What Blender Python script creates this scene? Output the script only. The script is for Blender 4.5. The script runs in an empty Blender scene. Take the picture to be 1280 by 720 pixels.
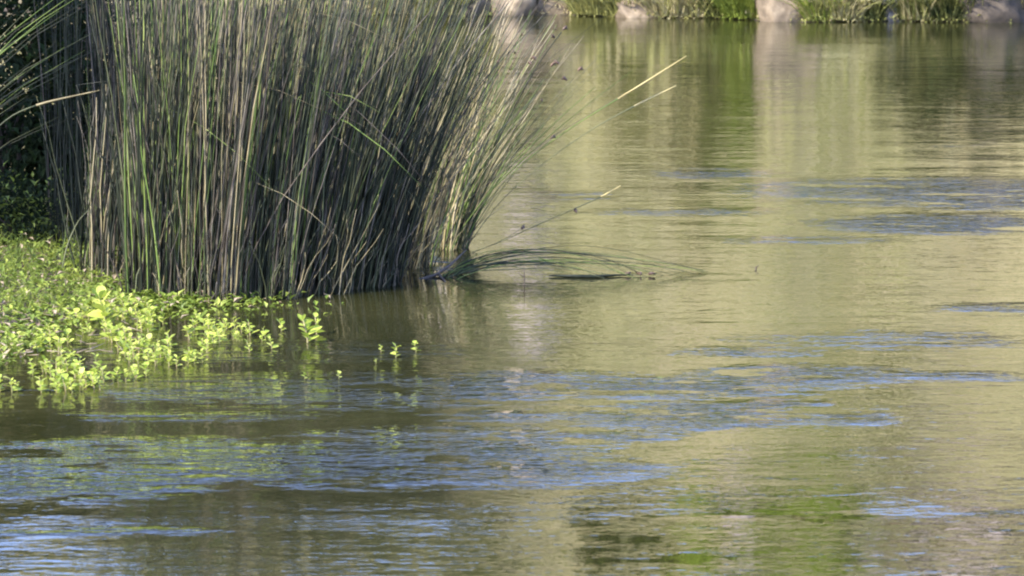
import bpy, math, random
import numpy as np
from mathutils import Vector, Matrix, noise as mnoise

rnd = random.Random(7)
D = bpy.data
scene = bpy.context.scene
COL = scene.collection
R = math.radians

# ------------------------------------------------------------------ camera
CAM_H, PITCH, FPX = 2.2, R(7.7), 4500.0          # focal length in pixels of a 1280 px wide picture
cam_d = D.cameras.new("camera"); cam = D.objects.new("camera", cam_d); COL.objects.link(cam)
cam.location = (0, 0, CAM_H); cam.rotation_euler = (math.pi/2 - PITCH, 0, 0)
cam_d.sensor_width = 36.0; cam_d.lens = 36.0*FPX/1280.0
cam_d.clip_start = 0.1; cam_d.clip_end = 3000
cam_d.dof.use_dof = True; cam_d.dof.focus_distance = 16.6; cam_d.dof.aperture_fstop = 9.0
scene.camera = cam

# ------------------------------------------------------------------ light
SUN_EL, SUN_AZ = R(40), R(-130)                   # azimuth from +Y towards +X: the sun stands to the left, a little behind the camera
world = D.worlds.new("World"); scene.world = world; world.use_nodes = True
nt = world.node_tree; bg = nt.nodes['Background']
sky = nt.nodes.new('ShaderNodeTexSky'); sky.sky_type = 'NISHITA'; sky.sun_disc = False
sky.sun_elevation = SUN_EL; sky.sun_rotation = SUN_AZ; sky.air_density = 1.1; sky.dust_density = 0.6; sky.ozone_density = 4.5
tint = nt.nodes.new('ShaderNodeMix'); tint.data_type = 'RGBA'; tint.blend_type = 'MULTIPLY'; tint.inputs[0].default_value = 1.0
tint.inputs[7].default_value = (1.09, 0.955, 1.12, 1)      # white balance of the clear sky, towards violet-blue
nt.links.new(sky.outputs[0], tint.inputs[6]); nt.links.new(tint.outputs[2], bg.inputs[0]); bg.inputs[1].default_value = 0.15
sd = D.lights.new("sun", 'SUN'); sd.energy = 2.7; sd.angle = R(0.5); sd.color = (1, 0.94, 0.83)
sun = D.objects.new("sun", sd); COL.objects.link(sun)
to_sun = Vector((math.sin(SUN_AZ)*math.cos(SUN_EL), math.cos(SUN_AZ)*math.cos(SUN_EL), math.sin(SUN_EL)))
sun.rotation_euler = to_sun.to_track_quat('Z', 'Y').to_euler()
scene.view_settings.view_transform = 'Standard'; scene.view_settings.look = 'None'
scene.view_settings.exposure = 2.36; scene.view_settings.gamma = 1.0
scene.cycles.filter_width = 2.1
scene.cycles.max_bounces = 6; scene.cycles.transparent_max_bounces = 8
scene.cycles.use_denoising = True

# ------------------------------------------------------------------ helpers
def at(px, py, z=0.0):
    """point of the photograph (1280x720) -> world point at height z"""
    u = (px-640)/FPX; v = (360-py)/FPX
    c, s = math.cos(PITCH), math.sin(PITCH)
    d = Vector((u, c+v*s, -s+v*c))
    t = (z-CAM_H)/d.z
    return Vector((d.x*t, d.y*t, z))
def atx(px, y):
    return (px-640)/FPX*y

def tag(o, label=None, cat=None, group=None, kind=None):
    if label: o['label'] = label
    if cat: o['category'] = cat
    if group: o['group'] = group
    if kind: o['kind'] = kind
    return o
def empty(name, loc, label=None, cat=None, group=None, rz=0.0):
    o = D.objects.new(name, None); COL.objects.link(o); o.location = loc; o.rotation_euler = (0, 0, rz)
    o.empty_display_size = 0.1
    return tag(o, label, cat, group)
def link(name, me, parent=None, loc=(0,0,0), rot=(0,0,0), sc=(1,1,1)):
    o = D.objects.new(name, me); COL.objects.link(o); o.parent = parent
    o.location = loc; o.rotation_euler = rot; o.scale = sc
    return o

class MB:
    """collects pieces of geometry for ONE mesh"""
    def __init__(s): s.v = []; s.f = []; s.m = []; s.sm = []
    def add(s, vs, fs, mi=0, smooth=True):
        o = len(s.v); s.v.extend(vs); s.f.extend([tuple(i+o for i in f) for f in fs])
        s.m.extend([mi]*len(fs)); s.sm.extend([smooth]*len(fs))
    def mesh(s, name, mats):
        me = D.meshes.new(name); me.from_pydata([tuple(p) for p in s.v], [], s.f)
        for m in mats: me.materials.append(m)
        me.polygons.foreach_set('material_index', s.m); me.polygons.foreach_set('use_smooth', s.sm)
        me.update(); return me
    def tube(s, pts, rad, n=3, mi=0, flat=1.0, tw=0.0):
        vs = []; fs = []
        k = len(pts)
        for i, p in enumerate(pts):
            d = (pts[min(i+1, k-1)] - pts[max(i-1, 0)]).normalized()
            a = d.cross(Vector((math.sin(tw), math.cos(tw), 0.11))).normalized(); b = d.cross(a)
            r = rad[i]
            for j in range(n):
                t = 2*math.pi*j/n
                vs.append(p + a*(math.cos(t)*r) + b*(math.sin(t)*r*flat))
        for i in range(k-1):
            for j in range(n):
                j2 = (j+1) % n
                fs.append((i*n+j, i*n+j2, (i+1)*n+j2, (i+1)*n+j))
        fs.append(tuple(range((k-1)*n, k*n)))
        s.add(vs, fs, mi)
    def leaf(s, base, d, up, L, W, mi=0, droop=0.25):
        """a small folded pointed leaf"""
        side = d.cross(up)
        if side.length < 1e-4: side = Vector((1, 0, 0))
        side.normalize(); nrm = side.cross(d).normalized()
        m1 = base + d*(L*0.4); tip = base + d*L - nrm*(L*droop)
        lift = nrm*(W*0.25)
        vs = [base, m1 + side*(W*0.5)+lift, m1 - nrm*(W*0.08), m1 - side*(W*0.5)+lift, tip]
        s.add(vs, [(0, 1, 2), (0, 2, 3), (1, 4, 2), (2, 4, 3)], mi, False)

def rdir(r, zmin=-1.0, zmax=1.0):
    z = r.uniform(zmin, zmax); t = r.uniform(0, 2*math.pi); q = math.sqrt(max(0, 1-z*z))
    return Vector((q*math.cos(t), q*math.sin(t), z))

# ------------------------------------------------------------------ materials
def ramp(nt, cols, fac):
    cr = nt.nodes.new('ShaderNodeValToRGB'); e = cr.color_ramp.elements
    while len(e) < len(cols): e.new(0.5)
    for i, (p, c) in enumerate(cols):
        e[i].position = p; e[i].color = (*c, 1)
    nt.links.new(fac, cr.inputs[0]); return cr.outputs[0]

def plant_mat(name, cols, rough=0.55, transl=0.3, nscale=6.0, stretch=(1, 1, 1), spec=0.4):
    """leafy stuff: hue picked per leaf/stem and per object, with mottling along it"""
    m = D.materials.new(name); m.use_nodes = True; nt = m.node_tree; N = nt.nodes; Lk = nt.links
    b = N['Principled BSDF']; out = N['Material Output']
    geo = N.new('ShaderNodeNewGeometry'); oi = N.new('ShaderNodeObjectInfo')
    tc = N.new('ShaderNodeTexCoord'); mp = N.new('ShaderNodeMapping'); mp.inputs['Scale'].default_value = stretch
    Lk.new(tc.outputs['Object'], mp.inputs[0])
    nz = N.new('ShaderNodeTexNoise'); nz.inputs['Scale'].default_value = nscale; nz.inputs['Detail'].default_value = 3
    Lk.new(mp.outputs[0], nz.inputs['Vector'])
    a = N.new('ShaderNodeMath'); a.operation = 'ADD'; Lk.new(geo.outputs['Random Per Island'], a.inputs[0]); Lk.new(oi.outputs['Random'], a.inputs[1])
    w = N.new('ShaderNodeMath'); w.operation = 'FRACT'; Lk.new(a.outputs[0], w.inputs[0])
    mx = N.new('ShaderNodeMix'); mx.inputs[0].default_value = 0.45
    Lk.new(w.outputs[0], mx.inputs[2]); 
    st = N.new('ShaderNodeMapRange'); st.inputs[1].default_value = 0.3; st.inputs[2].default_value = 0.7
    Lk.new(nz.outputs[0], st.inputs[0]); Lk.new(st.outputs[0], mx.inputs[3])
    c = ramp(nt, cols, mx.outputs[0])
    Lk.new(c, b.inputs['Base Color']); b.inputs['Roughness'].default_value = rough
    b.inputs['Specular IOR Level'].default_value = spec
    if transl > 0:
        tr = N.new('ShaderNodeBsdfTranslucent'); Lk.new(c, tr.inputs[0])
        ms = N.new('ShaderNodeMixShader'); ms.inputs[0].default_value = transl
        Lk.new(b.outputs[0], ms.inputs[1]); Lk.new(tr.outputs[0], ms.inputs[2]); Lk.new(ms.outputs[0], out.inputs[0])
    return m

def rock_mat(name, cols, scale=3.0):
    m = D.materials.new(name); m.use_nodes = True; nt = m.node_tree; N = nt.nodes; Lk = nt.links
    b = N['Principled BSDF']; b.inputs['Roughness'].default_value = 0.85
    tc = N.new('ShaderNodeTexCoord')
    nz = N.new('ShaderNodeTexNoise'); nz.inputs['Scale'].default_value = scale; nz.inputs['Detail'].default_value = 8; nz.inputs['Roughness'].default_value = 0.65
    Lk.new(tc.outputs['Object'], nz.inputs['Vector'])
    st = N.new('ShaderNodeMapRange'); st.inputs[1].default_value = 0.3; st.inputs[2].default_value = 0.7
    Lk.new(nz.outputs[0], st.inputs[0])
    Lk.new(ramp(nt, cols, st.outputs[0]), b.inputs['Base Color'])
    bp = N.new('ShaderNodeBump'); bp.inputs['Distance'].default_value = 0.03; bp.inputs['Strength'].default_value = 0.8
    Lk.new(nz.outputs[0], bp.inputs['Height']); Lk.new(bp.outputs[0], b.inputs['Normal'])
    return m

M_reed = [
 plant_mat("reed_grey_green", [(0, (.024, .027, .012)), (.5, (.080, .090, .040)), (1, (.21, .22, .11))], stretch=(1, 1, .35), nscale=14),
 plant_mat("reed_dry_tan", [(0, (.09, .072, .034)), (.5, (.33, .275, .14)), (1, (.50, .43, .27))], stretch=(1, 1, .35), nscale=14),
 plant_mat("reed_grey_dead", [(0, (.030, .023, .018)), (.5, (.105, .086, .062)), (1, (.32, .28, .21))], stretch=(1, 1, .35), nscale=14),
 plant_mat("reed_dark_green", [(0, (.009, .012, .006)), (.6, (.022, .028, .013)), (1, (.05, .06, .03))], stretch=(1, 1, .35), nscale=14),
 plant_mat("reed_fresh_green", [(0, (.06, .10, .02)), (.6, (.17, .24, .05)), (1, (.36, .40, .12))], stretch=(1, 1, .35), nscale=14),
]
M_tip = plant_mat("straw_tip_pale", [(0, (.45, .36, .14)), (1, (.70, .60, .28))])
M_seed = plant_mat("reed_seed_brown", [(0, (.035, .022, .015)), (1, (.12, .07, .04))], transl=0)
M_leaf_y = plant_mat("water_leaf_yellow_green", [(0, (.13, .20, .025)), (.35, (.31, .39, .05)), (.7, (.47, .52, .09)), (1, (.62, .62, .20))], transl=.42, nscale=20)
M_stem_y = plant_mat("water_plant_stem", [(0, (.20, .22, .06)), (1, (.40, .30, .17))], transl=.2)
M_moss = plant_mat("bank_herb_green", [(0, (.05, .085, .012)), (.5, (.17, .23, .03)), (1, (.34, .37, .07))], transl=.35, nscale=8)
M_straw = plant_mat("straw_debris", [(0, (.12, .08, .05)), (1, (.40, .32, .2))], transl=.1)
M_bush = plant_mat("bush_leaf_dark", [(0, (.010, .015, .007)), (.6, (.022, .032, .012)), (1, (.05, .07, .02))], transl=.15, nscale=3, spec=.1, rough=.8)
M_bush_l = plant_mat("bush_leaf_lime", [(0, (.24, .36, .03)), (1, (.50, .58, .09))], transl=.35, nscale=3)
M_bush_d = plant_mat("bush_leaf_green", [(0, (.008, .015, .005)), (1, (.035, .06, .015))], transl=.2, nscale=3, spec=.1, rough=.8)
M_bush_y = plant_mat("bush_leaf_bright", [(0, (.09, .12, .015)), (.6, (.20, .25, .035)), (1, (.34, .36, .06))], transl=.3, nscale=3)
M_bush_o = plant_mat("bush_leaf_olive", [(0, (.09, .10, .02)), (.6, (.19, .19, .05)), (1, (.30, .28, .09))], transl=.3, nscale=3)
M_grass_t = plant_mat("bank_grass_tan", [(0, (.215, .182, .078)), (.5, (.395, .343, .158)), (1, (.55, .475, .25))], transl=.25, nscale=3)
M_grass_y = plant_mat("bank_grass_yellow_green", [(0, (.14, .14, .04)), (.5, (.31, .30, .085)), (1, (.44, .42, .15))], transl=.25, nscale=3)
M_grass_g = plant_mat("bank_grass_green", [(0, (.07, .08, .02)), (.5, (.17, .18, .045)), (1, (.29, .29, .08))], transl=.25, nscale=3)
M_bark = rock_mat("bark_grey_brown", [(0, (.03, .022, .015)), (1, (.11, .08, .055))], 9)
M_rock_p = rock_mat("rock_pale_pinkish", [(0, (.04, .030, .016)), (.45, (.135, .100, .058)), (1, (.30, .235, .145))])
M_rock_s = rock_mat("rock_pale_slope", [(0, (.16, .125, .11)), (.5, (.36, .29, .26)), (1, (.56, .48, .43))])  # paler stone colour for the rocks of the slope
M_rock_g = rock_mat("rock_grey", [(0, (.03, .03, .03)), (.5, (.075, .073, .072)), (1, (.17, .165, .165))])
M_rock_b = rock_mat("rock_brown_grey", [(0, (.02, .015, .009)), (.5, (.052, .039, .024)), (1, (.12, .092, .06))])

def ground_mat():
    m = D.materials.new("earth_and_dry_grass"); m.use_nodes = True; nt = m.node_tree; N = nt.nodes; Lk = nt.links
    b = N['Principled BSDF']; b.inputs['Roughness'].default_value = 0.95
    tc = N.new('ShaderNodeTexCoord')
    n1 = N.new('ShaderNodeTexNoise'); n1.inputs['Scale'].default_value = 0.55; n1.inputs['Detail'].default_value = 6
    n2 = N.new('ShaderNodeTexNoise'); n2.inputs['Scale'].default_value = 7; n2.inputs['Detail'].default_value = 8; n2.inputs['Roughness'].default_value = .7
    Lk.new(tc.outputs['Object'], n1.inputs['Vector']); Lk.new(tc.outputs['Object'], n2.inputs['Vector'])
    s1 = N.new('ShaderNodeMapRange'); s1.inputs[1].default_value = .35; s1.inputs[2].default_value = .65; Lk.new(n1.outputs[0], s1.inputs[0])
    c1 = ramp(nt, [(0, (.20, .195, .078)), (.4, (.355, .32, .15)), (.75, (.43, .365, .195)), (1, (.49, .415, .255))], s1.outputs[0])
    c2 = ramp(nt, [(.3, (.45, .42, .36)), (.7, (1, 1, 1))], n2.outputs[0])
    mx = N.new('ShaderNodeMix'); mx.data_type = 'RGBA'; mx.blend_type = 'MULTIPLY'; mx.inputs[0].default_value = 1
    Lk.new(c1, mx.inputs[6]); Lk.new(c2, mx.inputs[7])
    # wet mud near and under the water line
    sx = N.new('ShaderNodeSeparateXYZ'); Lk.new(tc.outputs['Object'], sx.inputs[0])
    wz = N.new('ShaderNodeMapRange'); wz.inputs[1].default_value = 0.02; wz.inputs[2].default_value = 0.16; Lk.new(sx.outputs[2], wz.inputs[0])
    m2 = N.new('ShaderNodeMix'); m2.data_type = 'RGBA'; Lk.new(wz.outputs[0], m2.inputs[0]); m2.inputs[6].default_value = (.06, .045, .03, 1)
    Lk.new(mx.outputs[2], m2.inputs[7]); Lk.new(m2.outputs[2], b.inputs['Base Color'])
    bp = N.new('ShaderNodeBump'); bp.inputs['Distance'].default_value = .05; Lk.new(n2.outputs[0], bp.inputs['Height']); Lk.new(bp.outputs[0], b.inputs['Normal'])
    return m
M_ground = ground_mat()

def water_mat():
    m = D.materials.new("river_water"); m.use_nodes = True; nt = m.node_tree; N = nt.nodes; Lk = nt.links
    b = N['Principled BSDF']
    b.inputs['Roughness'].default_value = 0.0; b.inputs['IOR'].default_value = 1.333
    tc = N.new('ShaderNodeTexCoord'); at_ = N.new('ShaderNodeAttribute'); at_.attribute_name = 'ruffle'
    ruf = at_.outputs['Fac']
    ac = N.new('ShaderNodeAttribute'); ac.attribute_name = 'chop'; chop = ac.outputs['Fac']
    def nz(scale, detail, stretch, rough=.5, rot=0.0, dist=0.0):
        mp = N.new('ShaderNodeMapping'); mp.inputs['Scale'].default_value = stretch; mp.inputs['Rotation'].default_value = (0, 0, rot)
        Lk.new(tc.outputs['Object'], mp.inputs[0])
        n = N.new('ShaderNodeTexNoise'); n.inputs['Scale'].default_value = scale; n.inputs['Detail'].default_value = detail
        n.inputs['Roughness'].default_value = rough; n.inputs['Distortion'].default_value = dist
        Lk.new(mp.outputs[0], n.inputs['Vector']); return n.outputs[0]
    def mul(a, k):
        q = N.new('ShaderNodeMath'); q.operation = 'MULTIPLY'
        Lk.new(a, q.inputs[0])
        if isinstance(k, (int, float)): q.inputs[1].default_value = k
        else: Lk.new(k, q.inputs[1])
        return q.outputs[0]
    def add(a, c):
        q = N.new('ShaderNodeMath'); q.operation = 'ADD'; Lk.new(a, q.inputs[0])
        if isinstance(c, (int, float)): q.inputs[1].default_value = c
        else: Lk.new(c, q.inputs[1])
        return q.outputs[0]
    # breakup of the ruffled patches into streaks
    br = nz(3.2, 4, (.5, 1.2, 1), .68)
    bm = N.new('ShaderNodeMapRange'); bm.inputs[1].default_value = .43; bm.inputs[2].default_value = .57; Lk.new(br, bm.inputs[0])
    amp = mul(ruf, add(mul(bm.outputs[0], 0.95), 0.05))
    swell = mul(nz(1.3, 2, (.5, 1, 1), .5, R(8)), 0.011)
    mid = mul(nz(5.5, 2, (.45, 1, 1), .5, R(-6), .4), 0.0040)
    ripple = mul(mul(nz(13, 3, (.55, 1, 1), .55, R(5), .6), 0.040), amp)
    fine = mul(nz(30, 2, (.6, 1, 1), .5, R(-10)), 0.0010)
    h = add(mul(add(add(swell, mid), fine), chop), ripple)
    bp = N.new('ShaderNodeBump'); bp.inputs['Distance'].default_value = 1.0; bp.inputs['Strength'].default_value = 1.0
    Lk.new(h, bp.inputs['Height']); Lk.new(bp.outputs[0], b.inputs['Normal'])
    body = nz(.5, 4, (.4, 1, 1), .6)
    st = N.new('ShaderNodeMapRange'); st.inputs[1].default_value = .35; st.inputs[2].default_value = .65; Lk.new(body, st.inputs[0])
    Lk.new(ramp(nt, [(0, (.012, .012, .004)), (.5, (.019, .0195, .006)), (1, (.030, .029, .010))], st.outputs[0]), b.inputs['Base Color'])
    return m
M_water = water_mat()

# ------------------------------------------------------------------ ground: one sheet with the river channel cut into it
def far_shore(x):
    return 37.3 - 0.22*np.clip(x, -6, 8) + 0.25*np.sin(x*1.3+.6) + .12*np.sin(x*3.7)
def left_shore(y):
    return np.interp(y, [0, 4, 8, 11, 13, 14.5, 16, 17, 18.5, 20, 24, 30, 38], [-5, -4.6, -4.0, -3.0, -2.45, -2.15, -1.95, -1.85, -1.9, -2.6, -4.2, -6.2, -8])
def terrain(x, y):
    x = np.asarray(x, float); y = np.asarray(y, float)
    dl = left_shore(y) - x
    zl = np.interp(dl, [-6, -1.2, 0, .25, 1.0, 3, 12, 60, 400], [-.9, -.45, 0, .04, .10, .42, 2.0, 6, 9])
    df = y - far_shore(x)
    zf = np.interp(df, [-8, -.8, 0, .10, .45, 1.2, 9, 16, 24, 60, 500], [-.9, -.4, 0, .20, .36, .75, 6.4, 10.6, 11.6, 12.2, 14])
    zn = np.interp(4.2-y, [-6, -1, 0, .6, 3, 100, 500], [-.9, -.3, 0, .35, .65, 3, 6])
    z = np.maximum(np.maximum(zl, zf), zn)
    bump = .06*np.sin(x*1.9+.7*y)+.05*np.sin(y*2.3-x*.8)+.25*np.sin(x*.31+1)*np.sin(y*.27)
    z = z + bump*np.clip((z-.25)/1.5, 0, 1)
    return z
def tz(x, y): return float(terrain(x, y))

def axis(parts):
    out = []
    for a, b, s in parts: out += list(np.arange(a, b, s))
    return np.array(out + [parts[-1][1]])
gx = axis([(-600, -100, 50), (-100, -20, 5), (-20, -8, .6), (-8, 9, .2), (9, 24, .8), (24, 100, 5), (100, 600, 50)])
gy = axis([(-500, -60, 40), (-60, 0, 4), (0, 12, .5), (12, 20, .2), (20, 35, .5), (35, 40, .1), (40, 62, .5), (62, 120, 4), (120, 1200, 60)])
def sheet(name, gx, gy, Z, mat):
    X, Y = np.meshgrid(gx, gy); nx, ny = len(gx), len(gy)
    v = np.stack([X, Y, Z(X, Y)], -1).reshape(-1, 3)
    i = np.arange(nx*ny).reshape(ny, nx)
    f = np.stack([i[:-1, :-1], i[:-1, 1:], i[1:, 1:], i[1:, :-1]], -1).reshape(-1, 4)
    me = D.meshes.new(name); me.vertices.add(len(v)); me.vertices.foreach_set('co', v.ravel())
    me.loops.add(f.size); me.polygons.add(len(f))
    me.loops.foreach_set('vertex_index', f.ravel().astype(np.int32))
    me.polygons.foreach_set('loop_start', np.arange(0, f.size, 4, dtype=np.int32))
    me.polygons.foreach_set('loop_total', np.full(len(f), 4, dtype=np.int32))
    me.polygons.foreach_set('use_smooth', np.ones(len(f), bool))
    me.update(calc_edges=True); me.validate(); me.materials.append(mat)
    return link(name, me), v
g, _ = sheet("ground", gx, gy, terrain, M_ground); tag(g, "earth river bank rising to a dry grassy slope", kind='structure')

# ------------------------------------------------------------------ river with wind-ruffled patches
wx = axis([(-300, -10, 29), (-10, 11, .1), (11, 300, 28.9)]); wy = axis([(3, 9, .5), (9, 20, .08), (20, 39, .15)])
river, wv = sheet("river", wx, wy, lambda X, Y: X*0, M_water); tag(river, "calm olive river with blue ruffled streaks", kind='structure')
PATCH = [  # px, py, half width px, half height px, strength   (places on the river where the wind ruffles it)
 (430, 488, 260, 20, 1.0), (200, 572, 250, 22, 1.0), (420, 592, 180, 14, 1.0), (90, 608, 170, 16, .8), (560, 560, 200, 26, .7), (640, 600, 110, 8, .3),
 (700, 585, 130, 16, .55), (880, 520, 160, 18, .75), (1075, 522, 45, 8, .8), (1010, 468, 130, 12, .9), (800, 484, 230, 12, .75),
 (1150, 240, 230, 18, .75), (1170, 280, 150, 12, 1.0), (890, 217, 80, 7, .6), (1020, 233, 90, 6, .7), (850, 265, 120, 6, .45),
 (1240, 386, 60, 8, .5), (540, 330, 45, 10, 1.0), (350, 440, 220, 14, .55), (1190, 180, 60, 5, .35), (720, 245, 60, 6, .35),
 (640, 105, 60, 8, .3), (480, 545, 120, 8, .8), (620, 520, 90, 6, .6), (960, 505, 70, 5, .8), (250, 520, 160, 6, .4), (1220, 255, 90, 8, .8), (1000, 300, 120, 6, .4), (660, 470, 120, 7, .6), (1190, 470, 100, 6, .4), (930, 440, 100, 6, .35), (760, 545, 90, 6, .6), (1100, 425, 200, 14, .25), (100, 663, 160, 5, .7),
]
ruf = np.full(len(wv), 0.03)
for px, py, hw, hh, s in PATCH:
    c = at(px, py); ax = hw/FPX*c.y; y0 = at(px, py+hh).y; y1 = at(px, py-hh).y; ay = (y1-y0)/2; cy = (y0+y1)/2
    q = ((wv[:, 0]-c.x)/ax)**2 + ((wv[:, 1]-cy)/ay)**2; s *= .72 if py < 320 else .86
    ruf = np.maximum(ruf, s*np.clip((1.7-q)/1.5, 0, 1)**1.3)
chop = np.full(len(wv), 1.0)      # how lively the small waves are: calm pools mirror sharply
for px, py, hw, hh, s in [(960, 700, 420, 75, .12), (300, 700, 420, 50, .45), (400, 400, 300, 55, .25), (1000, 60, 420, 45, .6), (150, 520, 300, 24, .6)]:
    c = at(px, py); ax = hw/FPX*c.y; y0 = at(px, py+hh).y; y1 = at(px, py-hh).y; ay = (y1-y0)/2; cy = (y0+y1)/2
    q = np.sqrt(((wv[:, 0]-c.x)/ax)**2 + ((wv[:, 1]-cy)/ay)**2)
    k = np.clip((1.25-q)/.5, 0, 1); chop = np.minimum(chop, 1-(1-s)*k)
a = river.data.attributes.new('chop', 'FLOAT', 'POINT'); a.data.foreach_set('value', chop.astype(np.float32))
a = river.data.attributes.new('ruffle', 'FLOAT', 'POINT'); a.data.foreach_set('value', ruf.astype(np.float32))

# ------------------------------------------------------------------ reeds
def stem_path(h, lx, ly, curl=1.5, n=7, wob=0.006, r=rnd):
    pts = []
    k = math.sqrt(max(.15, 1-lx*lx-ly*ly)); ph = r.uniform(0, 6)
    for i in range(n):
        t = i/(n-1)
        w = wob*(1.6*math.sin(t*7+ph)+.7*math.sin(t*15+ph*2))*t
        pts.append(Vector((h*lx*t**curl + w, h*ly*t**curl + w*.5, h*k*(t - .12*(abs(lx)+abs(ly))*t*t))))
    return pts
def add_stem(mb, base, h, lx, ly, w, mi, curl=1.5, r=rnd):
    pts = [base+p for p in stem_path(h, lx, ly, curl, 7, .008, r)]
    if h > .6 and lx < .3 and r.random() < .045:           # snapped stalk, its top hanging
        k = r.choice([3, 4, 4, 5]); a_ = r.uniform(-1.2, 1.2); dn = r.uniform(-.7, .35); o_ = pts[k]; sl = h/6*r.uniform(.5, .9)
        for j in range(k+1, 7): pts[j] = o_ + Vector((math.sin(a_+1.0), -.35*math.cos(a_), dn-.12*(j-k))) * (sl*(j-k))
    n = len(pts)
    mb.tube(pts, [w*.5*(1-.75*(i/(n-1))**1.5) for i in range(n)], 3, mi, flat=r.choice([.35, .6, 1]), tw=r.uniform(0, 6))

SEED = MB(); SEED.tube([Vector((0, 0, -.012)), Vector((.001, 0, -.004)), Vector((.003, 0, .006)), Vector((.007, 0, .016))], [.0015, .006, .0055, .001], 5)
SEED.tube([Vector((.004, .0, .0)), Vector((.012, .002, .006)), Vector((.019, .002, .007))], [.001, .0045, .001], 4)
seed_me = SEED.mesh("seed_head", [M_seed])

def reed_clump(px, py, label, rx, ry, h, lean, fan, n_part, n_mass, mix, width=(.004, .012), depth_z=-.05, seeds=0.0, hvar=.25, curl=1.35):
    base = at(px, py)
    t = empty("reed_clump", base, label, "reeds", "clumps of tall reeds standing in the water")
    r = random.Random(int(px*7+py))
    kinds = [i for i, k in enumerate(mix) for _ in range(k)]
    # a pool of single stems, shared between the copies
    pool = []
    for i in range(14):
        mb = MB(); lx = lean + r.gauss(0, fan)*.8; ly = r.gauss(0, fan*.6)
        hh = h*r.uniform(1-hvar, 1+hvar*.6)
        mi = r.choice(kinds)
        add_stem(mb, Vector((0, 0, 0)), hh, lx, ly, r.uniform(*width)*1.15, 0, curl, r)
        tip = mb.v[-1]
        pool.append((mb.mesh("stem", [M_reed[mi]]), (lx, ly), Vector(tip)))
    def spot():
        while True:
            x, y = r.uniform(-1, 1), r.uniform(-1, 1)
            if x*x+y*y < 1: return x, y
    for i in range(n_part):
        x, y = spot()
        me, ln, tip = pool[i % len(pool)]
        o = link("stem", me, t, (x*rx, -abs(y)*ry if r.random() < .6 else y*ry, depth_z), (0, r.uniform(-.05, .05)+x*fan*.35, r.uniform(-.3, .3)), (1, 1, r.uniform(.88, 1.12)))
        if r.random() < seeds:
            link("seed_head", seed_me, o, tip, (0, ln[0], r.uniform(0, 6)), (1, 1, 1))
    mb = MB()
    for i in range(n_mass):
        x, y = spot()
        add_stem(mb, Vector((x*rx, y*ry, depth_z)), h*r.uniform(1-hvar*1.6, 1+hvar*.6), lean+(x*fan*.9 if x > 0 or px > 180 else 0)+r.gauss(0, fan)*(.7 if r.random() < .8 or px < 180 else 1.8), y*fan*.5+r.gauss(0, fan*.7), r.uniform(*width), r.choice(kinds), curl, r)
    # short dead stubs and curled leaves at the foot
    for i in range(n_mass//2):
        x, y = spot()
        add_stem(mb, Vector((x*rx, y*ry-.02, depth_z)), h*r.uniform(.06, .32), lean+r.gauss(0, .17), -abs(r.gauss(0, .2)), r.uniform(*width), r.choice([1, 2, 2, 0, 3]), 1.2, r)
    o = link("reed_thicket", mb.mesh("reed_thicket", M_reed), t); tag(o, kind='stuff')
    return t

#            px   py  label                                                                                       rx   ry   h   lean fan  parts mass  mix(green,tan,grey,dark,fresh)
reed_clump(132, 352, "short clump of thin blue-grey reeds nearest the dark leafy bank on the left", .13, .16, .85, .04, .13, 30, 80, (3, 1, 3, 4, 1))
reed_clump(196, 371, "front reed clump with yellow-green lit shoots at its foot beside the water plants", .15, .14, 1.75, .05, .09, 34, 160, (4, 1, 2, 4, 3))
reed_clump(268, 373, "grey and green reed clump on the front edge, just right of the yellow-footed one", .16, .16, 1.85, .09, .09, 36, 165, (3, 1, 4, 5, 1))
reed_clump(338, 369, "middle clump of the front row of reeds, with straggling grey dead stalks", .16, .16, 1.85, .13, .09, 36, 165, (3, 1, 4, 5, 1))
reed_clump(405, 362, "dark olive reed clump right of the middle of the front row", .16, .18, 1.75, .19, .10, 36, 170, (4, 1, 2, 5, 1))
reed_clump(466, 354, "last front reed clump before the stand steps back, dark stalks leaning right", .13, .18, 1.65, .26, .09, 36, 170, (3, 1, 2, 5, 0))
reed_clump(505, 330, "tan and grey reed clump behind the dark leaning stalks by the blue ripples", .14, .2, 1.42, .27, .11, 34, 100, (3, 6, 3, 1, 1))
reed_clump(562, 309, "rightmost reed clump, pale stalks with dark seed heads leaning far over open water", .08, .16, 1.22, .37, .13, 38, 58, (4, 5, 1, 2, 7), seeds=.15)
reed_clump(92, 322, "thin reed clump coloured dark to stand for deep shade, furthest left of the stand", .12, .2, 1.8, .0, .05, 14, 34, (0, 0, 1, 9, 0))  # almost only dark stems: the deep shade is put into their colour
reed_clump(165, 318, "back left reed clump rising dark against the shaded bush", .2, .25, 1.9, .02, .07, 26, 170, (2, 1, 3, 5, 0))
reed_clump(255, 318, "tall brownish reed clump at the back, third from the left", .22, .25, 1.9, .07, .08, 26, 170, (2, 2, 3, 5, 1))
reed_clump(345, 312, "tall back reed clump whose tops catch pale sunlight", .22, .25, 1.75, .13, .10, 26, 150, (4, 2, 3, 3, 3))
reed_clump(432, 306, "back right reed clump with thin see-through green tops before the far bank", .2, .25, 1.5, .23, .10, 26, 62, (4, 4, 2, 1, 5))

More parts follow.
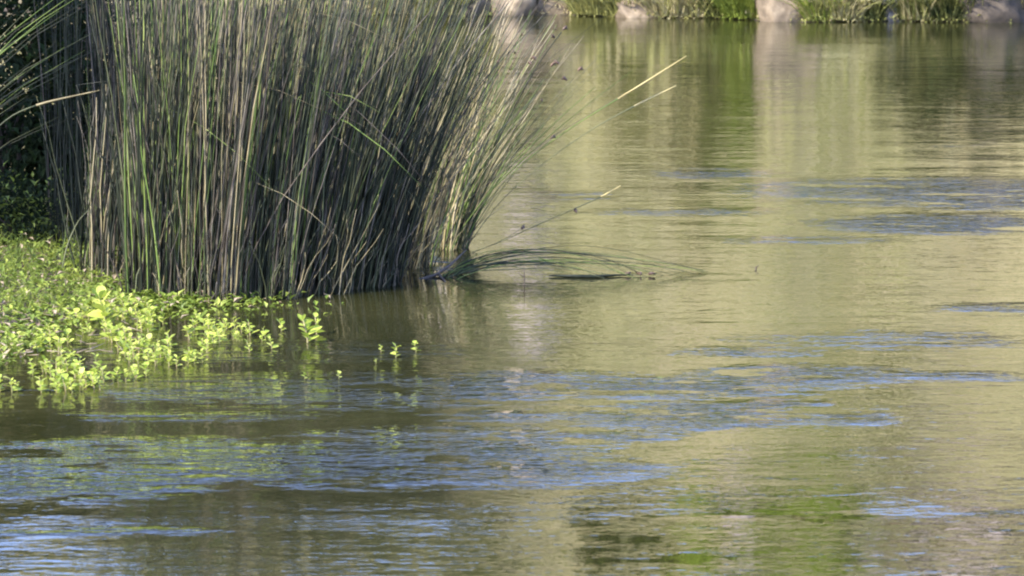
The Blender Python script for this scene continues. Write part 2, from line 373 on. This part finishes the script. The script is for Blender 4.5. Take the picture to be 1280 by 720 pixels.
# the bowed bundle that arches over the water to the right of the stand
def arch(name, p0, p1, hgt, w, mi, parent, sag=0.0, r=rnd, peak=.4):
    pts = []; n = 14
    for i in range(n):
        t = i/(n-1); q = p0.lerp(p1, t)
        z = hgt*4*(t**(.8))*(1-t)*.98
        q = q + Vector((0, 0, z + .008*math.sin(t*9+sag)))
        pts.append(q)
    mb = MB(); mb.tube(pts, [w*.5*(1-.6*(i/(n-1))) for i in range(n)], 4, 0, .6)
    return link(name, mb.mesh(name, [M_reed[mi]]), parent), pts
b0 = at(556, 348)
bent = empty("bent_reed_clump", b0, "bundle of bowed green reeds arching low over the water with tips touching it", "reeds")
r = random.Random(3)
for i in range(26):
    p0 = Vector((r.uniform(-.02, .07), r.uniform(-.05, .25), -.01)); e = at(r.choice([r.uniform(780, 885), r.uniform(700, 885)]), 343+r.uniform(-4, 6)) - b0
    p1 = Vector((e.x, e.y+r.uniform(-.05, .05), -.004))
    if i < 4: p1 = Vector((at(885, 341).x-b0.x+r.uniform(-.02, .01), at(885, 341).y-b0.y+r.uniform(-.03, .03), 0))
    o, pts = arch("stem", p0, p1, r.uniform(.04, .125), r.uniform(.003, .006), r.choice([0, 3, 0, 4, 4]), bent, r.uniform(0, 6), r)
for px in (784, 801, 813):
    q = at(px, 345) - b0
    link("seed_head", seed_me, bent, (q.x, q.y, .012), (1.3, .3, r.uniform(0, 6)), (1.3, 1.3, 1.3))

def single(name, label, cat, base, pts2d, depth, w, mats, knee=None, group=None, heads=()):
    """a long thin stalk given by picture points, laid out in a vertical plane at its own distance"""
    t = empty(name, base, label, cat, group)
    P = []
    for px, py in pts2d:
        u = (px-640)/FPX; v = (360-py)/FPX; c, s = math.cos(PITCH), math.sin(PITCH)
        d = Vector((u, c+v*s, -s+v*c)); k = depth/d.y
        P.append(Vector((d.x*k, depth, CAM_H+d.z*k)) - base)
    # resample smoothly
    q = []
    for i in range(len(P)-1):
        for j in range(4):
            q.append(P[i].lerp(P[i+1], j/4))
    q.append(P[-1])
    for _ in range(2): q = [q[0]]+[(q[i-1]+q[i]*2+q[i+1])/4 for i in range(1, len(q)-1)]+[q[-1]]
    n = len(q); cut = int(n*knee) if knee else n-1
    mb = MB(); mb.tube(q[:cut+1], [w*.5*((.55+.4*(i/cut)**3) if knee else (1-.5*i/n)) for i in range(cut+1)], 4)
    link("stem", mb.mesh("stem", [mats[0]]), t)
    if knee:
        mb = MB(); m = q[cut:]; mb.tube(m, [w*.6*(1-.8*i/len(m))+.0008 for i in range(len(m))], 4)
        link("dry_tip", mb.mesh("dry_tip", [mats[1]]), t)
        mb = MB(); mb.leaf(q[cut], (q[cut]-q[cut-1]).normalized(), Vector((0, 0, 1)), .03, .008); link("sheath", mb.mesh("sheath", [mats[1]]), t)
    for px, py in heads:
        u = (px-640)/FPX; v = (360-py)/FPX; c, s = math.cos(PITCH), math.sin(PITCH)
        d = Vector((u, c+v*s, -s+v*c)); k = depth/d.y
        link("seed_head", seed_me, t, Vector((d.x*k, depth, CAM_H+d.z*k))-base, (0, .6, rnd.uniform(0, 6)), (1.2, 1.2, 1.2))
    return t
B = Vector((at(575, 312).x, 17.75, 0)); SG = "single stalks leaning out over the water"
single("leaning_reed_stalk", "long green stalk with a straw-coloured tip, the upper of two reaching far right", "reed stalk", B, [(575, 312), (600, 262), (650, 205), (720, 155), (790, 113), (858, 70)], 17.75, .0065, [M_reed[4], M_tip], .74, SG)
single("leaning_reed_stalk", "thin stalk with a pale knotted tip just below the longer green one", "reed stalk", B+Vector((.03, .05, 0)), [(580, 314), (625, 250), (690, 195), (745, 158), (792, 133), (845, 107)], 17.8, .006, [M_reed[0], M_tip], .78, SG)
single("leaning_reed_stalk", "low slanting stalk whose pale tip ends beside a dark seed head", "reed stalk", B+Vector((.03, -.1, 0)), [(580, 318), (620, 305), (665, 284), (720, 260), (752, 246), (776, 232)], 17.6, .0065, [M_reed[0], M_tip], .78, SG, heads=[(720, 263)])
single("leaning_reed_stalk", "slender stalk ending in a dark seed head above the arching bundle", "reed stalk", B+Vector((.02, -.12, 0)), [(578, 322), (600, 312), (630, 300), (653, 284)], 17.55, .003, [M_reed[3]], None, SG, heads=[(653, 284)])
single("leaning_reed_stalk", "dark green sturdy stalk with a brown bristly tip by the far bank's pale boulder", "reed stalk", B+Vector((-.03, 0, 0)), [(566, 310), (590, 250), (618, 185), (650, 120), (678, 72), (702, 40)], 17.7, .0085, [M_reed[3]], None, SG, heads=[(692, 45), (705, 35), (668, 72), (663, 78)])
single("leaning_reed_stalk", "thin stalk topped by a two-pronged dark seed head, left of the long pale tips", "reed stalk", B+Vector((0, .02, 0)), [(574, 312), (600, 262), (630, 205), (665, 145), (694, 80)], 17.72, .0032, [M_reed[0]], None, SG, heads=[(690, 80), (697, 78)])
single("leaning_reed_stalk", "thin stalk whose seed head hangs right of the two-pronged one", "reed stalk", B+Vector((.01, .04, 0)), [(577, 313), (610, 262), (650, 205), (690, 140), (724, 86)], 17.78, .003, [M_reed[0]], None, SG, heads=[(724, 86), (707, 98)])
single("leaning_reed_stalk", "low curving stalk with a dark bud near the middle of the open water gap", "reed stalk", B+Vector((.01, -.04, 0)), [(578, 315), (598, 275), (625, 232), (660, 195), (692, 171)], 17.7, .0034, [M_reed[2]], None, SG, heads=[(690, 171)])
# floating dark leaf and the little upright twig
p = at(742, 347); t = MB(); pts = [at(686, 346)-p, at(712, 347)-p, at(742, 347.5)-p, at(772, 345.5)-p, at(800, 345)-p]
for i, q in enumerate(pts): q.z = .006
t.tube(pts, [.003, .009, .010, .005, .001], 5, 0, .4)
o = link("floating_leaf", t.mesh("floating_leaf", [M_reed[3]]), None, p); tag(o, "long dark blade lying flat on the water under the arching reeds", "leaf")
p = at(655, 356); t = MB(); t.tube([Vector((0, 0, -.05)), Vector((.002, 0, .04)), Vector((-.001, 0, .095))], [.0028, .0024, .001], 4)
t.tube([Vector((.001, 0, .035)), Vector((-.02, .0, .05)), Vector((-.028, 0, .062))], [.0018, .0014, .0008], 3)
o = link("twig", t.mesh("twig", [M_bark]), None, p); tag(o, "small upright twig standing in the water below the arching reeds", "twig")
p = at(945, 337); t = MB(); t.tube([Vector((0, 0, -.03)), Vector((.0, 0, .012)), Vector((.014, 0, .02))], [.003, .004, .001], 4); t.tube([Vector((0, 0, .005)), Vector((-.035, 0, .018))], [.0018, .0006], 3)
o = link("twig", t.mesh("twig", [M_bark]), None, p); tag(o, "tiny dark twig poking from open water right of the arching reeds", "twig")
p = at(543, 347); t = MB(); t.tube([at(520, 349)-p+Vector((0, 0, -.01)), at(545, 346)-p+Vector((0, 0, .01)), at(563, 339)-p+Vector((0, 0, .03)), at(583, 325)-p+Vector((0, 0, .05))], [.009, .008, .007, .003], 5)
t.tube([at(548, 345)-p+Vector((0, 0, .01)), at(556, 352)-p+Vector((0, 0, .0)), at(562, 357)-p+Vector((0, 0, -.02))], [.006, .005, .003], 4)
o = link("dead_stick", t.mesh("dead_stick", [M_bark]), None, p); tag(o, "crooked black stick at the water line where the bowed reeds begin", "stick")

# ------------------------------------------------------------------ left bank: herbs, water plants, bush, arching grass
r = random.Random(11)
mb = MB()
for i in range(8000):                       # low herb carpet
    py = r.uniform(300, 470); px = r.uniform(-120, 175)
    c = at(px, py)
    if px > 95 and py > 400: continue
    if i % 6 == 0: c = at(120+abs(r.gauss(0, 95)), 374+abs(r.gauss(0, 10)))
    z = tz(c.x, c.y)
    if z < -.10 and i % 6: continue
    hh = max(z, 0)+abs(r.gauss(0, .03))*(1.2 if py < 400 else .8)*(1 if i % 6 else .5)
    d = rdir(r, -.1, .9); L = r.uniform(.022, .052)
    mi = 0 if r.random() < .75 else (1 if r.random() < .6 else 2)
    mb.leaf(Vector((c.x, c.y, hh)), d, Vector((0, 0, 1)), L, L*.5, mi)
for i in range(2200):                       # short grass blades among it
    c = at(r.uniform(-120, 150), r.uniform(305, 400)); z = tz(c.x, c.y)
    if z < -.05: continue
    add_stem(mb, Vector((c.x, c.y, max(z, 0)-.01)), r.uniform(.04, .14), r.gauss(0, .3), r.gauss(0, .3), .005, 0 if r.random() < .6 else 1, 1.6, r)
for i in range(260):                        # dead straw lying in it
    c = at(r.uniform(-100, 170), r.uniform(330, 450)); z = max(tz(c.x, c.y), 0)+.02
    d = rdir(r, -.1, .35); mb.tube([Vector((c.x, c.y, z)), Vector((c.x, c.y, z))+d*r.uniform(.04, .12)], [.003, .001], 3, 2)
o = link("bank_herbs", mb.mesh("bank_herbs", [M_moss, M_bush_y, M_straw])); tag(o, "low carpet of small green herbs and straw on the left bank", kind='stuff')

# water plants: rosettes of pointed leaves on short stems
leafpool = []
for i in range(6):
    m_ = MB(); L = 1.0
    W = .26+.03*i; C_ = []; 
    for k_ in range(5):
        f_ = (0, .28, .6, .86, 1)[k_]; w_ = W*(.12, .8, 1, .62, .0)[k_]; z_ = .35*f_ - (.1+.1*i)*f_*f_
        C_ += [Vector((f_, w_, z_+.15*w_)), Vector((f_, 0, z_-.04)), Vector((f_, -w_, z_+.15*w_))]
    m_.add(C_, [q for k_ in range(4) for q in ((k_*3, k_*3+3, k_*3+4, k_*3+1), (k_*3+1, k_*3+4, k_*3+5, k_*3+2))], 0, True); leafpool.append(m_.mesh("leaf", [M_leaf_y]))
stempool = []
for i in range(5):
    m_ = MB(); lx = r.uniform(-.35, .35); m_.tube([Vector((0, 0, -.6)), Vector((lx*.1, 0, .2)), Vector((lx*.5, .05, .6)), Vector((lx, .1, 1))], [.06, .055, .045, .03], 4); stempool.append((m_.mesh("stem", [M_stem_y]), lx))
def water_plant(px, py, size, label, nl=7, group=None, zb=0.0, r=r, label2=None):
    b = at(px, py); b.z = zb
    t = empty("water_plant", b, label, "water plant", group, r.uniform(-.5, .5))
    me, lx = r.choice(stempool)
    link("stem", me, t, (0, 0, 0), (0, 0, 0), (size*.8, size*.8, size))
    for k in range(nl):
        f = (k+.6)/nl; L = size*r.uniform(.34, .78)*(1.1-.35*f)
        p = Vector((lx*f*f*size*.8, .1*f*f*size*.8, size*f))
        link("leaf", r.choice(leafpool), t, p, (r.uniform(-.4, .4), -.25-.7*f*r.random(), k*2.4+r.uniform(-.4, .4)), (L, L*r.uniform(.9, 1.4), L))
    return t
G1 = "single water plants floating clear of the mat"
for px, py, s, nl, lab in [
 (385, 428, .095, 11, "tallest bright water plant standing alone before the reeds, forked like a small cactus"),
 (396, 418, .075, 7, "upright water plant touching the right side of the tallest lone one"),
 (352, 414, .045, 6, "low water plant close left of the tallest lone one"),
 (340, 436, .042, 7, "small bushy water plant with its reflection, below and left of the tallest lone one"),
 (312, 440, .040, 7, "round little water plant, third clear of the mat's right end"),
 (302, 416, .038, 6, "flat yellow water plant in the gap at the mat's right end"),
 (243, 455, .038, 7, "small water plant just off the mat's right tip, set toward the camera"),
 (381, 474, .028, 5, "tiny two-leaved water plant on the blue ripples, left of its twin"),
 (424, 473, .028, 5, "tiny water plant on the blue ripples, right of its twin"),
 (495, 447, .048, 7, "middle water plant of the far trio on open water"),
 (520, 440, .036, 7, "rightmost water plant of all, broad and bright on open water"),
 (476, 440, .026, 5, "pale small water plant at the left of the far trio"),
 (470, 455, .022, 5, "low drowned water plant in front of the far trio"),
 (171, 472, .040, 7, "water plant at the front of the mat beside its brightest reflection")]:
    water_plant(px, py, s, lab, nl, G1)
LM = "yellow-green leafy water plant crowded in the sunlit mat at the left bank"
n = 0
spots = []
while len(spots) < 225:
    px = r.uniform(-30, 400) if r.random() < .75 else r.uniform(150, 300); py = r.uniform(375, 492)
    lim = 492 - 0.27*max(0, px-110)
    top = 372 + (max(0, px-120)*.22) + max(0, 60-px)*.35
    if py > lim or py < top: continue
    if px > 270 and not (402 < py < 428): continue
    if mnoise.noise(Vector((px*.022, py*.05, 1.5))) < -.04: continue
    if px > 190 and r.random() < .2: continue
    spots.append((px, py))
for px, py in spots:
    c = at(px, py)
    zone = ("trailing off the right end of the mat toward the lone plants" if px > 215 else "at the front edge of the mat by the open water" if py > 455 else "at the left edge of the picture in the mat" if px < 60 else "at the back of the mat below the reeds" if py < 410 else "in the thick middle of the mat")
    water_plant(px, py, r.uniform(.032, .062), "small yellow-green water plant "+zone, r.randint(5, 8), "water plants "+zone, max(0, tz(c.x, c.y)))
water_plant(132, 408, .11, "tallest plant of the sunlit mat, a pointed pale yellow-green spire", 12, "water plants standing out in the mat", .02)
water_plant(118, 480, .065, "bright plant at the mat's front edge with a long yellow reflection below it", 10, "water plants standing out in the mat", .0)
water_plant(148, 478, .05, "second plant on the mat's front edge, right of the one with the long reflection", 9, "water plants standing out in the mat", .0)

# dark bush behind, made of leafy sprays
def bush(name, label, cat, loc, rx, ry, rz_, nleaf, L, mats, seed=1, group=None, stems=9, lumps=9):
    r = random.Random(seed); t = empty(name, loc, label, cat, group)
    cs = [(rdir(r, -.1, 1)*r.uniform(.25, .8), r.uniform(.28, .5)) for _ in range(lumps)]
    mb = MB()
    for i in range(nleaf):
        c, s = r.choice(cs); d = rdir(r)
        p = c + d*(s*r.random()**.33)
        if p.z < -.2: p.z = -p.z*.3
        q = Vector((p.x*rx, p.y*ry, (p.z+.15)*rz_))
        dd = (d+rdir(r)*.8).normalized(); l = L*r.uniform(.6, 1.3)
        mb.leaf(q, dd, Vector((0, 0, 1)), l, l*.5, 0 if r.random() < .7 else len(mats)-1)
    o = link("foliage", mb.mesh("foliage", mats), t); tag(o, kind='stuff')
    mb = MB()
    for i in range(stems):
        c, s = cs[i % len(cs)]
        e = Vector((c.x*rx, c.y*ry, (c.z+.15)*rz_))
        mb.tube([Vector((0, 0, -.1)), e*.4+rdir(r)*(rx*.08), e], [.02*rx+.006, .013*rx+.004, .003], 5)
    link("branch", mb.mesh("branch", [M_bark]), t)
    return t
def ground_at(px, y):
    x = atx(px, y); return Vector((x, y, tz(x, y)))
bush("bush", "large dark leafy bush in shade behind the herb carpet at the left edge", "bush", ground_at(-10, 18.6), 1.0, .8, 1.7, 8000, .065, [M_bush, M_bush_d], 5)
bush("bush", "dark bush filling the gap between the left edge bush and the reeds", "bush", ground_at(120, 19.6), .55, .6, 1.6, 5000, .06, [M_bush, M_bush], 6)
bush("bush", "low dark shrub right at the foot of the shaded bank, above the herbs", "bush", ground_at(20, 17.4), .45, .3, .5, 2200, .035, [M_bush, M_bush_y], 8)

def tuft(name, label, cat, base, n, h, lean, fan, mats, w=.008, seed=2, parts=True, group=None, curl=2.0):
    t = empty(name, base, label, cat, group); r = random.Random(seed)
    for i in range(n):
        mb = MB(); add_stem(mb, Vector((0, 0, 0)), h*r.uniform(.6, 1.1), lean+r.gauss(0, fan), r.gauss(0, fan*.6), r.uniform(.6, 1.2)*w, 0, curl, r)
        link("blade", mb.mesh("blade", [r.choice(mats)]), t, (r.uniform(-.05, .05), r.uniform(-.05, .05), -.02))
    return t
tuft("grass_tuft", "tuft of green grass blades arching in from the upper left edge", "grass tuft", ground_at(-110, 16.3), 30, 1.6, .46, .12, [M_reed[0], M_reed[3], M_reed[4]], .010, 4, curl=2.6)
tuft("grass_tuft", "small upright green grass tuft on the bank below the dark bush", "grass tuft", ground_at(22, 16.6), 12, .18, .02, .2, [M_reed[4], M_moss], .006, 9)
tuft("grass_tuft", "grey-green grass tuft with crossed blades beside the leftmost reeds", "grass tuft", ground_at(88, 16.6), 9, .3, .1, .3, [M_reed[0], M_reed[4]], .006, 12)
B2 = Vector((atx(-60, 16), 16.0, tz(atx(-60, 16), 16.0)))
single("arching_grass", "single pale blade slanting across the dark bank at the left", "grass", B2, [(-60, 330), (-50, 240), (-20, 175), (15, 143), (55, 128), (125, 113)], 16.0, .009, [M_reed[0], M_reed[1]], .72)
single("arching_grass", "bent green blade rising beside the shaded bank at the foot of the reeds", "grass", Vector((at(80, 330).x, 16.4, 0.1)), [(78, 335), (84, 305), (98, 275), (112, 262)], 16.4, .007, [M_reed[0]], None)

# ------------------------------------------------------------------ tree on the left bank, outside the picture, that shades the bank and the reeds
def tree(name, label, loc, H, cr, nleaf, L, mats, seed, trunk_r=.14, lean=(0, 0), group=None, lumps=14, crown_lo=.45, flat=.7):
    r = random.Random(seed); t = empty(name, loc, label, "tree", group)
    top = Vector((lean[0], lean[1], H*.72)); tr = MB(); n = 8; ctr = []
    for i in range(n):
        f = i/(n-1); ctr.append(Vector((top.x*f**1.5+math.sin(f*5+seed)*.05*H*.1, top.y*f**1.5, H*.72*f-.2*(1-f))))
    tr.tube(ctr, [trunk_r*(1.25-.95*i/(n-1)) for i in range(n)], 8)
    link("trunk", tr.mesh("trunk", [M_bark]), t)
    cs = []; lm = MB()
    for i in range(lumps):
        d = rdir(r, -.35, 1); c = Vector((top.x+d.x*cr*.75, top.y+d.y*cr*.75, H*(crown_lo+(1-crown_lo)*.5) + d.z*(H*(1-crown_lo))*.45)); s = cr*r.uniform(.26, .42); cs.append((c, s))
        a = ctr[r.randrange(3, n)]; lm.tube([a, a.lerp(c, .5)+Vector((0, 0, .05*H*r.random())), c], [trunk_r*.35, trunk_r*.2, trunk_r*.05], 5)
    link("limb", lm.mesh("limb", [M_bark]), t)
    mb = MB()
    for i in range(nleaf):
        c, s = r.choice(cs); d = rdir(r); q = c + Vector((d.x, d.y, d.z*flat))*(s*r.random()**.4)
        l = L*r.uniform(.6, 1.3); mb.leaf(q, (d+rdir(r)).normalized(), Vector((0, 0, 1)), l, l*.5, r.randrange(len(mats)))
    o = link("crown", mb.mesh("crown", mats), t); tag(o, kind='stuff')
    return t
def tree_at(x, y, *a, **k): return tree(*a[:2], (x, y, tz(x, y)), *a[2:], **k)
tree_at(-4.9, 17.3, "tree", "leafy tree on the left bank whose shade falls on the reeds", 4.8, 1.8, 24000, .14, [M_bush, M_bush_y], 21, trunk_r=.13, lumps=20, crown_lo=.2, lean=(.5, -.1))

# ------------------------------------------------------------------ far bank
def rock(label, loc, sx, sy, sz, mat, seed, name="boulder", group=None, rz=0.0):
    r = random.Random(seed); import bmesh
    bm = bmesh.new(); bmesh.ops.create_icosphere(bm, subdivisions=4, radius=1)
    off = Vector((seed*3.1, seed*1.7, seed*.9))
    planes = [(rdir(r, -.3, 1), r.uniform(.48, .78)) for _ in range(13)]
    for v in bm.verts:
        p = v.co.copy()
        for nrm, dd in planes:
            k = p.dot(nrm)
            if k > dd: p -= nrm*(k-dd)
        p *= 1 + .10*mnoise.noise(v.co*1.7+off) + .10*mnoise.noise(v.co*4+off) + .05*mnoise.noise(v.co*11+off)
        v.co = Vector((p.x*sx, p.y*sy, p.z*sz))
    me = D.meshes.new(name); bm.to_mesh(me); bm.free(); me.materials.append(mat)
    for p in me.polygons: p.use_smooth = True
    o = link(name, me, None, loc, (0, 0, rz)); tag(o, label, "boulder", group); return o
def shore(px, back=0.0):
    y = 37.0
    for _ in range(6): y = float(far_shore(atx(px, y)))
    x = atx(px, y); return Vector((x, y+back, 0))
RG = "boulders along the far water line"
for i, (px, w, h, dz, mat, lab) in enumerate([
  (592, .16, .16, .02, M_rock_b, "small brown stone on the far water line behind the reed tops"),
  (632, .17, .18, .05, M_rock_p, "small pale stone on the far bank between dark hollows"),
  (700, .34, .30, .06, M_rock_p, "low smooth pinkish pale boulder on the far bank nearest the reeds"),
  (806, .15, .13, .04, M_rock_p, "little tan stone low among yellow grass on the far bank"),
  (987, .30, .30, .07, M_rock_p, "largest far boulder, pale on its left edge, with a dark undercut at the water"),
  (1119, .16, .18, .05, M_rock_g, "small blue-grey boulder between green grasses on the far bank"),
  (1244, .22, .24, .08, M_rock_b, "squarish brown-grey boulder near the right end of the far bank"),
  (1288, .18, .22, .06, M_rock_b, "dark boulder cut by the right edge of the far bank")]):
    p = shore(px, .10); rock(lab, p+Vector((0, 0, dz+h*.3)), w*2.1, .34, h*1.9, mat, i+3, group=RG)

def tussock(label, loc, w, h, n, mats, seed, droop=.5, group="grass tussocks along the far water line", blade=.012):
    """clump of hanging grass; at this distance the blades cannot be told apart"""
    r = random.Random(seed); mb = MB()
    for i in range(n):
        a = r.uniform(0, 6.283); q = r.random()**.5; x, y = math.cos(a)*q*w*.5, math.sin(a)*q*w*.35
        hh = h*r.uniform(.5, 1.1); lx, ly = x/w*1.2+r.gauss(0, .25), -abs(r.gauss(0, .35))
        pts = []
        for k in range(5):
            f = k/4; pts.append(Vector((x+lx*hh*f, y+ly*hh*f*1.2, .02+hh*(1.5*f-droop*1.6*f*f))))
        wd = blade*r.uniform(.6, 1.3); mb.tube(pts, [wd*.5, wd*.5, wd*.45, wd*.3, wd*.08], 3, r.randrange(len(mats)), .4, r.uniform(0, 6))
    for i in range(n):
        a = r.uniform(0, 6.283); q = r.random()**.5; d = rdir(r, -.5, .6); p_ = Vector((math.cos(a)*q*w*.55, math.sin(a)*q*w*.3-.04, h*(1-q*q)*r.uniform(.15, .75)))
        mb.leaf(p_, d, Vector((0, 0, 1)), .035, .016, r.randrange(len(mats)))
    o = link("grass_tussock", mb.mesh("grass_tussock", mats), None, loc); return tag(o, label, "grass tussock", group)
T = [
 (512, .7, .5, M_grass_t, M_grass_g, "dark tan tussock on the far bank seen through the reed tops"),
 (556, .6, .5, M_grass_g, M_grass_y, "green tussock on the far bank seen between thin reed tops"),
 (664, .35, .5, M_bush, M_grass_t, "dark brown tussock standing in for a shaded gap left of the pale pinkish boulder"),  # its dark colour stands in for a shaded gap in the bank
 (752, .62, .5, M_grass_y, M_grass_y, "yellow-green tussock right of the pale pinkish boulder"),
 (788, .4, .45, M_grass_y, M_grass_g, "olive tussock left of the little tan stone"),
 (842, .55, .5, M_grass_t, M_grass_y, "straw-yellow tussock right of the little tan stone"),
 (874, .5, .5, M_grass_t, M_grass_y, "bright straw tussock midway along the visible far bank"),
 (906, .4, .45, M_grass_g, M_bush, "dark green tussock left of the bright green one"),
 (934, .5, .55, M_bush_y, M_bush_y, "vivid green tussock touching the left of the largest boulder"),
 (1024, .3, .5, M_bush_y, M_grass_y, "narrow lime tussock touching the right of the largest boulder"),
 (1052, .42, .5, M_grass_t, M_grass_y, "pale straw tussock next right of the narrow lime one"),
 (1086, .38, .5, M_grass_g, M_bush, "dark green tussock left of the blue-grey boulder"),
 (1150, .55, .6, M_grass_g, M_grass_t, "mixed green and tan tussock right of the blue-grey boulder"),
 (1185, .45, .6, M_grass_g, M_bush, "long-bladed dark green tussock hanging to the water"),
 (1218, .34, .7, M_grass_g, M_grass_g, "upright green tussock left of the squarish boulder"),
 (1270, .3, .5, M_grass_g, M_bush, "dark tussock between the last two boulders at the right edge"),
]
for i, (px, w, h, m1, m2, lab) in enumerate(T):
    tussock(lab, shore(px, .03), w, h*.72, int(420*w/.4), [m1, m2, m1], i+40)

# grass on the whole slope: one uncountable cover
r = random.Random(77); mb = MB(); 
for i in range(15000):
    y = 37.2+ (r.random()**1.6)*17; x = r.uniform(-9, 10.5)*(y/40)
    if y < float(far_shore(x))+.02: continue
    k = mnoise.noise(Vector((x*.45, y*.5, 3))) + r.gauss(0, .16)
    mi = 0 if k > .02 else (1 if k > -.22 else 2)
    z = tz(x, y); hh = r.uniform(.12, .34)
    lx, ly = r.gauss(0, .4), r.gauss(-.2, .35)
    w = r.uniform(.02, .05); t_ = r.uniform(0, 3.14); sx, sy = math.cos(t_)*w, math.sin(t_)*w
    b = Vector((x, y, z-.02)); m = b+Vector((lx*.4*hh, ly*.4*hh, hh*.6)); e = b+Vector((lx*hh, ly*hh, hh*.9))
    mb.add([b+Vector((sx, sy, 0)), b-Vector((sx, sy, 0)), m-Vector((sx, sy, 0))*.7, m+Vector((sx, sy, 0))*.7, e], [(0, 1, 2, 3), (3, 2, 4)], mi, False)
for i in range(9000):                       # low mossy fringe right at the water line
    x = r.uniform(-3, 6.6); y = float(far_shore(x)) + r.gauss(.06, .10); k = mnoise.noise(Vector((x*1.1, 0, 9))) + r.gauss(0, .15)
    mi = 2 if k > .05 else (1 if k > -.15 else 0)
    b = Vector((x, y, max(0.01, tz(x, y))+abs(r.gauss(0, .05)))); d = rdir(r, -.4, .9)
    mb.leaf(b, d, Vector((0, 0, 1)), r.uniform(.03, .09), .018, mi)
o = link("slope_grass", mb.mesh("slope_grass", [M_grass_t, M_grass_y, M_grass_g])); tag(o, "dry grass covering the far slope", kind='stuff')

mb = MB(); r = random.Random(78)
for i in range(9000):                       # rough grass of the near-left bank, outside the picture
    y = r.uniform(5, 34); x = float(left_shore(y)) - .35 - 9*r.random()**1.6
    if y > 14 and y < 18 and x > -2.6: continue
    z = tz(x, y); hh = r.uniform(.06, .2); lx, ly = r.gauss(0, .5), r.gauss(0, .5); w = r.uniform(.01, .03); t_ = r.uniform(0, 3.14); q = Vector((math.cos(t_)*w, math.sin(t_)*w, 0))
    b = Vector((x, y, z-.02)); mb.add([b+q, b-q, b+Vector((lx*hh, ly*hh, hh))], [(0, 1, 2)], r.choice([0, 1, 1, 2]), False)
o = link("left_bank_grass", mb.mesh("left_bank_grass", [M_grass_t, M_grass_y, M_grass_g])); tag(o, "rough grass on the left bank", kind='stuff')

# shrubs, stones and trees of the slope: they show as the colours mirrored in the river
SG2 = "shrubs on the far slope mirrored in the river"
S = [ # px, y, r, h, mats
 (930, 38.6, .5, .8, [M_bush_y, M_bush_y]), 
  (905, 38.6, .3, .6, [M_bush, M_bush_o]),
 (870, 39.6, .4, .7, [M_bush_o, M_bush]), (660, 38.9, .4, .6, [M_bush_o, M_bush]), (790, 39.2, .5, .6, [M_bush_o, M_bush_o]),
 (990, 46.6, .9, 1.3, [M_bush_l, M_bush_l]), (1050, 47.2, .7, 1.2, [M_bush_l, M_bush_l]), (880, 47.2, .6, 1.2, [M_bush_l, M_bush_l]), (755, 47.4, .4, 1.5, [M_bush, M_bush_y]), (830, 48.0, .6, .9, [M_bush_y, M_bush_l]),
 (600, 47.5, .9, 1.2, [M_bush_o, M_bush_y]), (450, 46.8, 1.0, 1.4, [M_bush, M_bush_o]), (300, 46.0, 1.0, 1.5, [M_bush, M_bush_o]), (150, 46.5, 1.1, 1.6, [M_bush, M_bush_o]), (20, 45.5, 1.2, 1.8, [M_bush, M_bush]),
 (700, 43.5, .5, .6, [M_bush_o, M_bush_o]), (1100, 42.5, .5, .6, [M_bush_o, M_bush_o]), (500, 42.0, .6, .8, [M_bush_o, M_bush])]
S += [(px, float(far_shore(atx(px, 37)))+o_, q_, h_, m_) for px, o_, q_, h_, m_ in [
 (1140, .6, .35, .9, [M_bush, M_bush_o]), (1180, .5, .35, 1.0, [M_bush, M_bush_d]), (1215, .6, .35, 1.1, [M_bush_d, M_bush]), (1262, .55, .35, 1.0, [M_bush, M_bush]), (1300, .5, .35, 1.0, [M_bush, M_bush]),
 (898, .5, .25, .5, [M_bush, M_bush_o]), (860, .6, .25, .5, [M_bush, M_bush_o]), (935, .5, .22, .7, [M_bush_y, M_bush_y]), (780, .6, .25, .5, [M_bush_o, M_bush]), (660, .5, .3, .6, [M_bush, M_bush_o]), (520, .5, .3, .6, [M_bush, M_bush_o]), (590, .5, .25, .6, [M_bush, M_bush_o])]]
for i, (px, y, rr, hh, mats) in enumerate(S):
    bush("shrub", "leafy shrub on the far slope, seen as a green smear in the river", "shrub", ground_at(px, y), rr, rr*.8, hh, int(5000*rr), .10, mats, 60+i, SG2, 6, 7)
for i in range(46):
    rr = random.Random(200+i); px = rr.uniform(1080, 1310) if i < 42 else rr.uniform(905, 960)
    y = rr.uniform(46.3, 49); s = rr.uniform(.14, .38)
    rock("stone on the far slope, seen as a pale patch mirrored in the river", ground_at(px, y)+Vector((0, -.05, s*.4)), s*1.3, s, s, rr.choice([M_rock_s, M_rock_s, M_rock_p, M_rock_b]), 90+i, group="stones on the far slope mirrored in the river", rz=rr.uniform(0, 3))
for lab, px, y, s in [("pale angular boulder on the far slope, mirrored below the bent reeds", 662, 42.5, .50), ("lesser pale boulder added on the far slope for a bright mirrored spot beside the reed feet", 548, 42.3, .32), ("pale upright stone on the far slope mirrored at the bottom of the picture", 932, 46.2, .28)]:  # lesser boulder is added; its reflection stands for that of sunlit reeds
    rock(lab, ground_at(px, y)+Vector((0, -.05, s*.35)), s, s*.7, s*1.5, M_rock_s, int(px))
TG = "trees on top of the far slope"
for i in range(9):
    rr = random.Random(300+i); x = -15+i*4.0+rr.uniform(-1.2, 1.2); y = 57+rr.uniform(-2, 4)
    tree_at(x, y, "tree", "broad tree on top of the far slope mirrored in the river", rr.uniform(2.4, 4.0), rr.uniform(1.2, 1.7), 2200, .24, rr.choice([[M_bush_o, M_bush], [M_bush_o, M_bush_y], [M_bush, M_bush_o]]), 400+i, trunk_r=.16, group=TG, lumps=12, crown_lo=.12)
